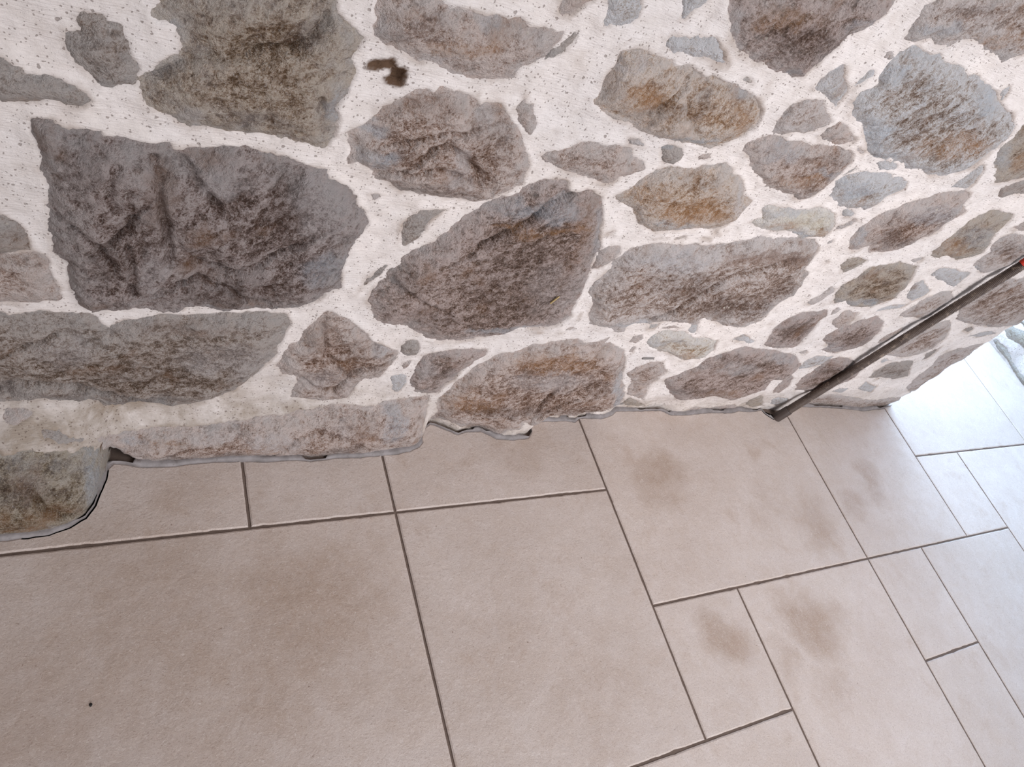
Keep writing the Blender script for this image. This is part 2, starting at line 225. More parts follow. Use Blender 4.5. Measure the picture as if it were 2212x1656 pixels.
def sdist(X,Z,P):
    """signed distance to polygon P, positive inside"""
    d2=np.full(X.shape,1e9);ins=np.zeros(X.shape,bool);n=len(P)
    for i in range(n):
        ax,az=P[i];bx,bz=P[(i+1)%n];ex,ez=bx-ax,bz-az
        t=np.clip(((X-ax)*ex+(Z-az)*ez)/(ex*ex+ez*ez+1e-12),0,1)
        d2=np.minimum(d2,(X-ax-t*ex)**2+(Z-az-t*ez)**2)
        c=((az>Z)!=(bz>Z)); 
        with np.errstate(divide='ignore',invalid='ignore'):
            xx=(bx-ax)*(Z-az)/(bz-az+1e-15)+ax
        ins^=(c&(X<xx))
    return np.where(ins,1,-1)*np.sqrt(d2)
def lined(X,Z,P):
    """distance to open polyline and side sign"""
    best=np.full(X.shape,1e9);side=np.ones(X.shape)
    for i in range(len(P)-1):
        ax,az=P[i];bx,bz=P[i+1];ex,ez=bx-ax,bz-az
        t=np.clip(((X-ax)*ex+(Z-az)*ez)/(ex*ex+ez*ez+1e-12),0,1)
        d=np.sqrt((X-ax-t*ex)**2+(Z-az-t*ez)**2);m=d<best
        best=np.where(m,d,best);side=np.where(m,np.sign(ex*(Z-az)-ez*(X-ax)),side)
    return best,side

# ------------------------------------------------------------------ base shape of the front wall
YW=.58; XC=1.866; RC=.014
_te=to_floor(pts(TILE_EDGE)); _te=_te[~((_te[:,0]>1.36)&(_te[:,0]<1.40))]; _k=np.concatenate([[True],_te[1:,0]>np.maximum.accumulate(_te[:,0])[:-1]+.0005]); _te=_te[_k]
BX=np.arange(-2,3.2,.004); _by=np.interp(BX,_te[:,0],_te[:,1]+.0085); _by[BX>1.86]=.587
def _sm(a,w):
    n=int(w/.004)|1; k=np.hanning(n+2)[1:-1]; k/=k.sum(); return np.convolve(np.pad(a,n//2,mode='edge'),k,'valid')
BY0=_sm(_by,.012); BY1=_sm(_by,.14)
def yw(x,z):
    t=sstep((z-.012)/.07)
    b=YW-(np.interp(x,BX,BY0)*(1-t)+np.interp(x,BX,BY1)*t); zs=.09+.08*sstep((b-.02)/.09)
    k=1-sstep((z-.005)/zs)
    return YW-b*k + .006*fbm(x,z,2.2,2,5)*sstep(z/.05)
def to_wall(p):
    d=rays(p);out=np.zeros((len(p),2))
    t0=np.full(len(p),.25);
    for _ in range(4000):
        q=CAM+d*t0[:,None]; f=yw(q[:,0],q[:,2])-q[:,1]
        m=f>0.0003
        if not m.any(): break
        t0=np.where(m,t0+np.maximum(f*.4,.0003)/np.maximum(d[:,1],.2),t0)
    q=CAM+d*t0[:,None]; return np.c_[q[:,0],q[:,2]]
def place(s,z,h):
    """wall parameter (s along the wall and round the door corner, z) and outward height -> 3D"""
    y=yw(np.minimum(s,XC),z)
    a=np.clip((s-(XC-RC))/(RC*math.pi/2),0,1)*math.pi/2
    over=np.maximum(0,s-(XC-RC)-RC*math.pi/2)
    cx=XC-RC; x=np.where(a>0,cx+(RC+h)*np.sin(a),s); yy=np.where(a>0,y+RC-(RC+h)*np.cos(a)+over,y-h)
    return np.stack([x,yy,z],-1)

# ------------------------------------------------------------------ node materials
def mat(name):
    m=bpy.data.materials.new(name);m.use_nodes=True;nt=m.node_tree
    b=nt.nodes['Principled BSDF'];return m,nt,b
def N(nt,t,**kw):
    n=nt.nodes.new(t)
    for k,v in kw.items():
        if k in('inputs',):
            for a,bv in v.items(): n.inputs[a].default_value=bv
        else: setattr(n,k,v)
    return n
def nz(nt,vec,scale,detail=4,rough=.6,dist=0):
    n=N(nt,'ShaderNodeTexNoise',inputs={'Scale':scale,'Detail':detail,'Roughness':rough,'Distortion':dist}); nt.links.new(vec,n.inputs['Vector']); return n.outputs['Fac']
def mr(nt,v,a,b,c=0,d=1,smooth=False):
    n=N(nt,'ShaderNodeMapRange',inputs={1:a,2:b,3:c,4:d}); 
    if smooth: n.interpolation_type='SMOOTHSTEP'
    nt.links.new(v,n.inputs[0]); return n.outputs[0]
def mth(nt,op,a,b=None):
    n=N(nt,'ShaderNodeMath',operation=op)
    for i,v in enumerate((a,b)):
        if v is None: continue
        if isinstance(v,(int,float)): n.inputs[i].default_value=v
        else: nt.links.new(v,n.inputs[i])
    return n.outputs[0]
def mixc(nt,f,a,b,mode='MIX'):
    n=N(nt,'ShaderNodeMix',data_type='RGBA',blend_type=mode)
    for i,v in ((0,f),(6,a),(7,b)):
        if isinstance(v,(int,float)): n.inputs[i].default_value=v
        elif isinstance(v,tuple): n.inputs[i].default_value=(*v,1)
        else: nt.links.new(v,n.inputs[i])
    return n.outputs[2]
def srgb(r,g,b):
    return tuple(((c/255+.055)/1.055)**2.4 if c>10 else c/255/12.92 for c in (r,g,b))
def bump(nt,b,h,strength,dist):
    n=N(nt,'ShaderNodeBump',inputs={'Strength':strength,'Distance':dist}); nt.links.new(h,n.inputs['Height']); nt.links.new(n.outputs[0],b.inputs['Normal'])
def pos(nt): return N(nt,'ShaderNodeNewGeometry').outputs['Position']
def vmul(nt,v,s,rot=(0,0,0)):
    n=N(nt,'ShaderNodeMapping'); n.inputs['Scale'].default_value=s; n.inputs['Rotation'].default_value=rot; nt.links.new(v,n.inputs['Vector']); return n.outputs[0]

TONES={ # dark, mid, light
'g':((84,66,52),(140,124,113),(186,176,170)),
'b':((90,64,48),(150,128,116),(194,180,174)),
'o':((86,66,48),(138,120,104),(178,166,154)),
'd':((78,58,46),(138,118,108),(188,172,167)),
'm':((72,52,42),(134,116,110),(188,176,173)),
'c':((118,86,60),(172,148,127),(200,187,178)),
'u':((100,82,70),(160,150,143),(192,192,195)),
'n':((98,76,63),(158,140,130),(196,187,184)),
'w':((136,110,84),(186,175,162),(208,203,198)),
'v':((74,58,42),(126,112,94),(170,160,146)),
}
GAIN={'m':.82,'b':1.16,'o':1.10,'d':1.04,'u':1.26,'n':1.18,'c':1.18,'w':1.26,'v':1.02,'g':.95}
def stone_mat(key):
    dk,md,lt=[srgb(*c) for c in TONES[key]]
    m,nt,b=mat('stone_'+{'g':'grey','b':'brown','o':'olive','d':'dark','m':'mauve','c':'ochre','u':'blue_grey','n':'neutral','w':'pale','v':'mossy'}[key])
    p=pos(nt)
    oi=N(nt,'ShaderNodeObjectInfo')
    off=N(nt,'ShaderNodeVectorMath',operation='SCALE'); nt.links.new(oi.outputs['Location'],off.inputs[0])
    ang=N(nt,'ShaderNodeAttribute',attribute_name='lay',attribute_type='GEOMETRY').outputs['Vector']
    edge=N(nt,'ShaderNodeAttribute',attribute_name='edge').outputs['Fac']
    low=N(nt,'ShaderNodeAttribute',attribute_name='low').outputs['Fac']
    big=nz(nt,p,9,5,.6,.4); mid=nz(nt,p,38,6,.72,.5); fine=nz(nt,p,260,4,.75,.3)
    streak=nz(nt,vmul(nt,ang,(160,1,560)),1,3,.7,.6)
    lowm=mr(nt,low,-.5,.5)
    grain=nz(nt,p,480,3,.85,.2); blotch=nz(nt,vmul(nt,ang,(70,1,110)),1,6,.72,.8)
    inner=mr(nt,edge,0.0,.045,0,1)
    # patches a few centimetres wide: brown weathered core, greyer broken rim
    f=mth(nt,'ADD',mth(nt,'MULTIPLY',mr(nt,big,.32,.68),.55),mth(nt,'MULTIPLY',mr(nt,blotch,.34,.66),.75))
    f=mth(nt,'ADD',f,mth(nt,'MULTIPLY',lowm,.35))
    f=mth(nt,'SUBTRACT',f,mth(nt,'MULTIPLY',inner,.34))
    f=mth(nt,'ADD',f,mth(nt,'MULTIPLY',mr(nt,fine,.36,.64),.48))
    f=mth(nt,'ADD',f,mth(nt,'MULTIPLY',mr(nt,grain,.38,.62),.58))
    c=mixc(nt,mr(nt,f,.58,.98),dk,md)
    c=mixc(nt,mr(nt,f,.98,1.42),c,lt)
    vein=mr(nt,nz(nt,vmul(nt,ang,(45,1,120)),1,7,.78,1.6),.55,.66); c=mixc(nt,mth(nt,'MULTIPLY',vein,.5),c,lt)
    # rusty / warm patches
    warm=nz(nt,p,14,3,.6,.2)
    c=mixc(nt,mr(nt,warm,.56,.70,0,WARM),c,srgb(128,92,62),'MIX')
    A1=N(nt,'ShaderNodeSeparateXYZ');nt.links.new(N(nt,'ShaderNodeAttribute',attribute_name='pa').outputs['Vector'],A1.inputs[0])
    A2=N(nt,'ShaderNodeSeparateXYZ');nt.links.new(N(nt,'ShaderNodeAttribute',attribute_name='pb').outputs['Vector'],A2.inputs[0])
    gm=mth(nt,'ADD',mth(nt,'MULTIPLY',mr(nt,fine,.35,.65),.45),mth(nt,'MULTIPLY',mr(nt,mid,.35,.65),.55))
    for o_,col,inv in ((A1.outputs[0],(70,50,40),True),(A1.outputs[1],(150,112,78),True),(A2.outputs[1],(142,122,112),False),(A2.outputs[2],(196,190,172),False),(A1.outputs[2],(190,184,184),False),(A2.outputs[0],(164,170,178),False)):
        k_=mth(nt,'MULTIPLY',o_,mr(nt,gm,.15,.75,1,.25) if inv else mr(nt,gm,.2,.7,.30,1))
        c=mixc(nt,mth(nt,'MULTIPLY',k_,.85),c,srgb(*col))
    # lime bloom at the rim, where the joint was wiped
    e=mr(nt,edge,0.0,.04,1,0); en=mr(nt,nz(nt,p,55,5,.7,.3),.36,.62)
    c=mixc(nt,mth(nt,'MULTIPLY',mth(nt,'MULTIPLY',e,en),.62),c,srgb(176,174,174))
    # fine pale scratches and lime specks
    sp=N(nt,'ShaderNodeTexVoronoi',inputs={'Scale':75.0}); nt.links.new(p,sp.inputs['Vector'])
    sk=mth(nt,'MULTIPLY',mr(nt,sp.outputs['Distance'],.10,.16,1,0),mr(nt,nz(nt,p,7,2),.6,.66))
    c=mixc(nt,mth(nt,'MULTIPLY',sk,.75),c,srgb(212,206,196))
    fib=mr(nt,nz(nt,vmul(nt,p,(1,1,.6),(0,.7,0)),430,2,.8,1.4),.56,.70)
    c=mixc(nt,mth(nt,'MULTIPLY',fib,.55),c,srgb(196,188,184))
    hs=N(nt,'ShaderNodeHueSaturation',inputs={'Saturation':1.08,'Value':GAIN.get(key,1.17)}); nt.links.new(c,hs.inputs['Color']); c=hs.outputs[0]
    nt.links.new(c,b.inputs['Base Color']); b.inputs['Roughness'].default_value=.78
    b.inputs['Specular IOR Level'].default_value=.35
    hh=mth(nt,'ADD',mth(nt,'MULTIPLY',mid,.5),mth(nt,'MULTIPLY',fine,.8)); hh=mth(nt,'ADD',hh,mth(nt,'MULTIPLY',streak,.22))
    hh=mth(nt,'ADD',hh,mth(nt,'MULTIPLY',blotch,.8)); hh=mth(nt,'ADD',hh,mth(nt,'MULTIPLY',grain,.45))
    vf=N(nt,'ShaderNodeTexVoronoi',feature='F1',inputs={'Scale':150.0,'Randomness':1.0}); wq=N(nt,'ShaderNodeTexNoise',inputs={'Scale':90.0,'Detail':3.0}); nt.links.new(p,wq.inputs['Vector'])
    wm=N(nt,'ShaderNodeVectorMath',operation='MULTIPLY_ADD'); nt.links.new(wq.outputs['Color'],wm.inputs[0]); wm.inputs[1].default_value=(.012,.012,.012); nt.links.new(p,wm.inputs[2]); nt.links.new(wm.outputs[0],vf.inputs['Vector'])
    hh=mth(nt,'SUBTRACT',hh,mth(nt,'MULTIPLY',vf.outputs['Distance'],.45))
    bump(nt,b,hh,.8,.0070)
    return m
WARM=.55
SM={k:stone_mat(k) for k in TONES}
def mortar_mat():
    m,nt,b=mat('lime_mortar');p=pos(nt)
    c=mixc(nt,mr(nt,nz(nt,p,6,4,.6),.35,.65),srgb(238,230,226),srgb(228,222,220))
    c=mixc(nt,mr(nt,nz(nt,p,45,4,.6),.40,.75,0,.35),c,srgb(190,178,168))
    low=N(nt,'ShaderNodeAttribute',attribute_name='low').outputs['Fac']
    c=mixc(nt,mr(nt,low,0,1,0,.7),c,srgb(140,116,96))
    # dirt splashed near the floor
    z=N(nt,'ShaderNodeSeparateXYZ');nt.links.new(p,z.inputs[0])
    xl=mr(nt,z.outputs[0],.1,.6,.13,0); dirt=mth(nt,'MULTIPLY',mr(nt,mth(nt,'SUBTRACT',z.outputs[2],xl),-.02,.10,1,0),mr(nt,nz(nt,p,16,5,.7,.3),.30,.62))
    c=mixc(nt,mth(nt,'MULTIPLY',dirt,.8),c,srgb(140,124,106))
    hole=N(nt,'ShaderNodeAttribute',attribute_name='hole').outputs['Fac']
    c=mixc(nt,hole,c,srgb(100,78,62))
    # pin holes and dark sand grains
    wq=N(nt,'ShaderNodeTexNoise',inputs={'Scale':260.0,'Detail':2.0}); nt.links.new(p,wq.inputs['Vector'])
    wm=N(nt,'ShaderNodeVectorMath',operation='MULTIPLY_ADD'); nt.links.new(wq.outputs['Color'],wm.inputs[0]); wm.inputs[1].default_value=(.0035,.0035,.0035); nt.links.new(p,wm.inputs[2])
    v=N(nt,'ShaderNodeTexVoronoi',inputs={'Scale':300.0});nt.links.new(wm.outputs[0],v.inputs['Vector'])
    sepc=N(nt,'ShaderNodeSeparateColor');nt.links.new(v.outputs['Color'],sepc.inputs[0])
    rad=mr(nt,mth(nt,'POWER',sepc.outputs[0],2.5),.1,1,0.08,.34)
    pit=mth(nt,'MULTIPLY',mr(nt,mth(nt,'SUBTRACT',v.outputs['Distance'],rad),-.02,.035,1,0),mr(nt,sepc.outputs[0],.28,.30))
    v2=N(nt,'ShaderNodeTexVoronoi',inputs={'Scale':95.0});nt.links.new(wm.outputs[0],v2.inputs['Vector'])
    s2=N(nt,'ShaderNodeSeparateColor');nt.links.new(v2.outputs['Color'],s2.inputs[0])
    pit2=mth(nt,'MULTIPLY',mr(nt,v2.outputs['Distance'],.11,.17,1,0),mr(nt,s2.outputs[0],.70,.72))
    pit=mth(nt,'MAXIMUM',pit,pit2)
    c=mixc(nt,mth(nt,'MULTIPLY',pit,.58),c,srgb(104,84,74))
    nt.links.new(c,b.inputs['Base Color']); b.inputs['Roughness'].default_value=.9; b.inputs['Specular IOR Level'].default_value=.2
    # trowel / brush strokes along the joints
    st=nz(nt,vmul(nt,p,(60,200,520),(0,.25,0)),1,3,.6,.5)
    gr=nz(nt,p,330,4,.75)
    h=mth(nt,'ADD',mth(nt,'MULTIPLY',st,.8),mth(nt,'MULTIPLY',gr,.45))
    h=mth(nt,'ADD',h,mth(nt,'MULTIPLY',nz(nt,p,60,4,.6),.8))
    h=mth(nt,'SUBTRACT',h,mth(nt,'MULTIPLY',pit,1.0))
    bump(nt,b,h,.55,.004)
    return m
MORTAR=mortar_mat()
def grid_mesh(name,P,mask,attrs,material,parent,smooth=True):
    """P (nz,nx,3); mask (nz-1,nx-1) of kept cells"""
    nzv,nxv=P.shape[:2]; idx=np.arange(nzv*nxv).reshape(nzv,nxv)
    q=np.stack([idx[:-1,:-1],idx[:-1,1:],idx[1:,1:],idx[1:,:-1]],-1)[mask]
    used=np.unique(q); rm=np.full(nzv*nxv,-1); rm[used]=np.arange(len(used)); q=rm[q]
    co=P.reshape(-1,3)[used]
    me=bpy.data.meshes.new(name); me.vertices.add(len(co)); me.vertices.foreach_set('co',co.astype(np.float32).ravel())
    me.loops.add(len(q)*4); me.loops.foreach_set('vertex_index',q.astype(np.int32).ravel())
    me.polygons.add(len(q)); me.polygons.foreach_set('loop_start',np.arange(0,len(q)*4,4,dtype=np.int32))
    if smooth: me.polygons.foreach_set('use_smooth',np.ones(len(q),bool))
    me.update(calc_edges=True)
    for k,v in attrs.items():
        if v.ndim==3:
            a=me.attributes.new(k,'FLOAT_VECTOR','POINT'); a.data.foreach_set('vector',v.reshape(-1,3)[used].astype(np.float32).ravel())
        else:
            a=me.attributes.new(k,'FLOAT','POINT'); a.data.foreach_set('value',v.ravel()[used].astype(np.float32))
    me.materials.append(material); me.validate()
    o=bpy.data.objects.new(name,me); sc.collection.objects.link(o); o.parent=parent; return o

# ------------------------------------------------------------------ front wall: mortar sheet with the stones showing through it
def empty(name,**kw):
    o=bpy.data.objects.new(name,None); sc.collection.objects.link(o)
    for k,v in kw.items(): o[k]=v
    return o
polys=[]
for tone,H,ang,s in S:
    polys.append((tone,H,ang,to_wall(pts(s))))
# more stones of the same wall just outside the picture
rr=random.Random(4)
extra=[(-.80,.14,.10,.08),(-.84,.36,.11,.09),(-.86,.62,.09,.09),(-.50,.60,.06,.04),(-.20,.34,.06,.05),(-.22,.64,.07,.05),(-.05,.68,.05,.03),(.05,.92,.06,.04),(-.30,.17,.10,.09),(-.42,.36,.12,.08),(-.28,.50,.08,.07),(-.55,.10,.11,.07),(-.62,.52,.10,.09),(-.35,.72,.14,.10),(-.66,.80,.12,.09),(-.08,.80,.11,.07),
 (.17,.88,.10,.07),(.46,.93,.13,.09),(.75,1.06,.12,.10),(.25,1.08,.12,.09),(-.1,1.02,.12,.09),(-.45,1.0,.13,.10),(1.02,1.12,.12,.09),(1.3,.98,.10,.10),(1.55,1.05,.12,.1),(1.74,.90,.07,.06),(1.5,.80,.06,.05)]
for k,(cx,cz,a,b_) in enumerate(extra):
    n=14; P=[]
    for i in range(n):
        t=i/n*2*math.pi; r=rr.uniform(.82,1.1); P.append((cx+a*r*math.cos(t),cz+b_*r*math.sin(t)))
    polys.append((rr.choice('gbdnbo'),14,rr.uniform(0,40),np.array(P)))
creases=[(d,wd,l,to_wall(pts(s))) for d,wd,l,s in CREASE]
holes=[to_wall(pts(s)) for s in HOLES]
patches=[]
for line in PATCH.replace('\n',';').split(';'):
    k,px,py,rx,ry,a=line.split(); px,py,rx,ry,a=map(float,(px,py,rx,ry,a))
    c,e1,e2=to_wall(np.array([[px,py],[px+rx*.5,py],[px,py+ry*.5]])); B=np.array([(e1-c)*2,(e2-c)*2]).T
    patches.append((k,c,np.linalg.inv(B),a,max(np.abs(B).sum(1))))
KINDS='kopbty'


wall=None
xs=np.concatenate([np.arange(-1.0,-.17,.02),np.arange(-.17,1.0,.0025),np.arange(1.0,XC-RC,.0035),np.linspace(XC-RC,XC+RC*.57,7),np.arange(XC+RC,XC+.62,.01)])
zs=np.concatenate([np.arange(-.05,.95,.0025),np.arange(.95,2.3,.03)])
X,Z=np.meshgrid(xs,zs)
hm=.0035*fbm(X,Z,9,4,40)+.0010*fbm(X,Z,60,3,41)
SD=np.full(X.shape,-1.0)
def rimnoise(x,z): return .0028*fbm(x,z,38,3,60)+.0014*fbm(x,z,170,2,61)
for tone,H,ang,P in polys:
    x0,z0=P.min(0)-.05;x1,z1=P.max(0)+.05
    i0,i1=np.searchsorted(xs,[x0,x1]);j0,j1=np.searchsorted(zs,[z0,z1])
    if i1<=i0 or j1<=j0: continue
    sub=np.s_[j0:j1,i0:i1]
    d=sdist(X[sub],Z[sub],P); SD[sub]=np.maximum(SD[sub],d)
SDn=SD+rimnoise(X,Z)
# the joints stand a little proud towards the rims, then dive behind the stones
hm=hm+.0025*np.exp(-np.clip(-SDn,0,1)/.012)
hm=np.where(SDn>0,hm-np.minimum(SDn*1.6,.014),hm)
holeA=np.zeros(X.shape)
for P,dep in zip(holes,(.075,.012,.006,.05)):
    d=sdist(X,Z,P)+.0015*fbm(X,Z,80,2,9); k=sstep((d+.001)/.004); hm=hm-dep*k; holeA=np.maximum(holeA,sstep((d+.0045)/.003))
Pm=place(X,Z,hm)
cell=np.minimum(np.minimum(SDn[:-1,:-1],SDn[1:,1:]),np.minimum(SDn[:-1,1:],SDn[1:,:-1]))<.007
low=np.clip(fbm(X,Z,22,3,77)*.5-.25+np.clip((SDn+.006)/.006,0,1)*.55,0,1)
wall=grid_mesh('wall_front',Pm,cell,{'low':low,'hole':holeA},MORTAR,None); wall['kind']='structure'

def make_stone(tone,H,ang,P,seed,name='stone',placef=place,parent=None,fine=True):
    x0,z0=P.min(0)-.006;x1,z1=P.max(0)+.006
    ext=max(x1-x0,z1-z0); cxm=(x0+x1)/2
    g=.0021 if cxm<.85 else (.0026 if cxm<1.3 else .0032)
    if ext<.06: g=min(g,.0016 if cxm<1.2 else .0024)
    if not fine: g=.008
    X,Z=np.meshgrid(np.arange(x0,x1+g,g),np.arange(z0,z1+g,g))
    sd=sdist(X,Z,P)+rimnoise(X,Z)
    Hm=H/1000*.75; wr=max(.007,Hm*2.6)
    inr=max(1e-4,sd.max())
    rng=np.random.RandomState(seed+11)
    h=Hm*sstep((sd+.002)/wr)**.8
    # broken faces: lower envelope of a few tilted planes
    cx,cz=P.mean(0); fac=np.full(X.shape,1.0)
    for k in range(7):
        a=rng.uniform(0,6.283); s=rng.uniform(.3,1.0)/max(ext,.03); px,pz=cx+rng.uniform(-.35,.35)*(x1-x0),cz+rng.uniform(-.35,.35)*(z1-z0)
        fac=np.minimum(fac,1.0+rng.uniform(-.1,.25)-s*((X-px)*math.cos(a)+(Z-pz)*math.sin(a)+.012*fbm(X,Z,14,2,seed+k)))
    h*=np.clip(.35+.65*fac,.35,1.2)
    ca,sa=math.cos(math.radians(ang)),math.sin(math.radians(ang)); U=X*ca+Z*sa;V=-X*sa+Z*ca
    amp=min(1.0,inr/.05)*sstep((sd+.001)/.012)
    kk=1.0 if cxm<1.0 else .7
    lay=np.abs(((V+.012*fbm(U,V,9,3,seed+3))/.022)%1.0-.5)*2
    rg=.0024*ridge(U*.6,V,11,2,seed)+.0024*fbm(U*.7,V*1.2,24,4,seed+1,.55)+.0007*fbm(X,Z,130,3,seed+2,.6)
    if tone in('u','n','o') : rg=rg+.0007*(lay-.5)
    if tone=='m': rg=rg*1.5+.004*ridge(U,V*.6,8,2,seed+5)
    def terr(t,k):
        t=t*k; fl=np.floor(t); return (fl+sstep((t-fl-.62)/.38))/k
    rg=rg+.0040*terr(fbm(U,V,13,4,seed+6,.55),3.0)+.0016*terr(fbm(U,V*1.5,42,3,seed+7,.55),2.2)
    h=h+amp*kk*rg
    for d,wd,l,L in creases:
        if L[:,0].max()<x0 or L[:,0].min()>x1 or L[:,1].max()<z0 or L[:,1].min()>z1: continue
        dd,sg=lined(X+.004*fbm(X,Z,30,2,3),Z+.004*fbm(X,Z,30,2,4),L); w_=wd/1000
        h=h-amp*(d/1000*1.0*np.exp(-(dd/w_*1.6)**2)+l/1000*sg*np.exp(-dd/.035))
    if placef is place: h=h*(.22+.78*sstep((Z+.005)/.055))
    h=np.where(sd<0,np.minimum(h,.001)+sd*1.4-.0005,h)
    def blur(a,n):
        k=np.ones(n)/n; a=np.apply_along_axis(lambda r:np.convolve(np.pad(r,n//2,mode='edge'),k,'valid')[:len(r)],0,a)
        return np.apply_along_axis(lambda r:np.convolve(np.pad(r,n//2,mode='edge'),k,'valid')[:len(r)],1,a)
    n=9 if min(X.shape)>12 else 3
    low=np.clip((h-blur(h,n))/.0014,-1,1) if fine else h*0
    pa={k:np.zeros(X.shape) for k in KINDS}
    if fine and placef is place:
        wx=X+.010*fbm(X,Z,26,4,7,.6);wz=Z+.010*fbm(X,Z,26,4,8,.6)
        for k,c,Bi,a,ex in patches:
            if c[0]<x0-ex or c[0]>x1+ex or c[1]<z0-ex or c[1]>z1+ex: continue
            dx,dz=wx-c[0],wz-c[1]; q=np.hypot(Bi[0,0]*dx+Bi[0,1]*dz,Bi[1,0]*dx+Bi[1,1]*dz)
            pa[k]=np.maximum(pa[k],a*(1-sstep((q-.55)/.7)))
    Pt=placef(X,Z,h)
    m=np.maximum(np.maximum(sd[:-1,:-1],sd[1:,1:]),np.maximum(sd[:-1,1:],sd[1:,:-1]))>-.0045
    layv=np.stack([U,0*U+seed*.37,V],-1)
    pv1=np.stack([pa['k'],pa['o'],pa['p']],-1);pv2=np.stack([pa['b'],pa['t'],pa['y']],-1)
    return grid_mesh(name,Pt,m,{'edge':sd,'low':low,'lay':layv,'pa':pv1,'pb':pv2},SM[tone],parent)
for i,(tone,H,ang,P) in enumerate(polys):
    make_stone(tone,H,ang,P,i,parent=wall,fine=i<len(S))

# ------------------------------------------------------------------ far jamb of the doorway (faces us from beyond the opening)
XJ=2.66
def placej(s,z,h):   # s = y along the jamb
    return np.stack([XJ+.006*fbm(s,z,5,2,8)-h,s,z],-1)
def to_jamb(p):
    d=rays(p);t=XJ/d[:,0];q=CAM+d*t[:,None];return q[:,1:]
ys_=np.arange(.58,1.24,.004);zj=np.concatenate([np.arange(-.03,.5,.004),np.arange(.5,2.3,.03)])
Y,Zj=np.meshgrid(ys_,zj)
jp=[(t,H,a,np.maximum(to_jamb(pts(s)),[.592,-1])) for t,H,a,s in J]
sdj=np.full(Y.shape,-1.0)
for t,H,a,P in jp: sdj=np.maximum(sdj,sdist(Y,Zj,P))
sdj=sdj+rimnoise(Y,Zj); hj=.003*fbm(Y,Zj,10,4,90); hj=np.where(sdj>0,hj-np.minimum(sdj*1.6,.012),hj)
wj=grid_mesh('wall_right',placej(Y,Zj,hj),np.ones((len(zj)-1,len(ys_)-1),bool),{'low':np.zeros(Y.shape),'hole':np.zeros(Y.shape)},MORTAR,None); wj['kind']='structure'
for i,(t,H,a,P) in enumerate(jp): make_stone(t,H,a,P,300+i,placef=placej,parent=wj)
def boxmesh(name,x0,x1,y0,y1,z0,z1,m,parent=None,kind=None,bev=0):
    bm=bmesh.new(); bmesh.ops.create_cube(bm,size=1)
    for v in bm.verts: v.co=Vector(((x0+x1)/2+v.co.x*(x1-x0),(y0+y1)/2+v.co.y*(y1-y0),(z0+z1)/2+v.co.z*(z1-z0)))
    if bev: bmesh.ops.bevel(bm,geom=bm.edges[:],offset=bev,segments=2,affect='EDGES')
    me=bpy.data.meshes.new(name);bm.to_mesh(me);bm.free();me.materials.append(m)
    o=bpy.data.objects.new(name,me);sc.collection.objects.link(o);o.parent=parent
    if kind:o['kind']=kind
    return o
# wall continues right of the doorway
# the room goes on to the left and behind: a stone wall at the left, outside the picture
boxmesh('wall_left',-1.3,-1.0,-1.8,.60,-.03,2.3,SM['o'],None,'structure')
boxmesh('wall_front_right',XJ+.002,4.2,.585,1.24,-.03,2.3,MORTAR,None,'structure')

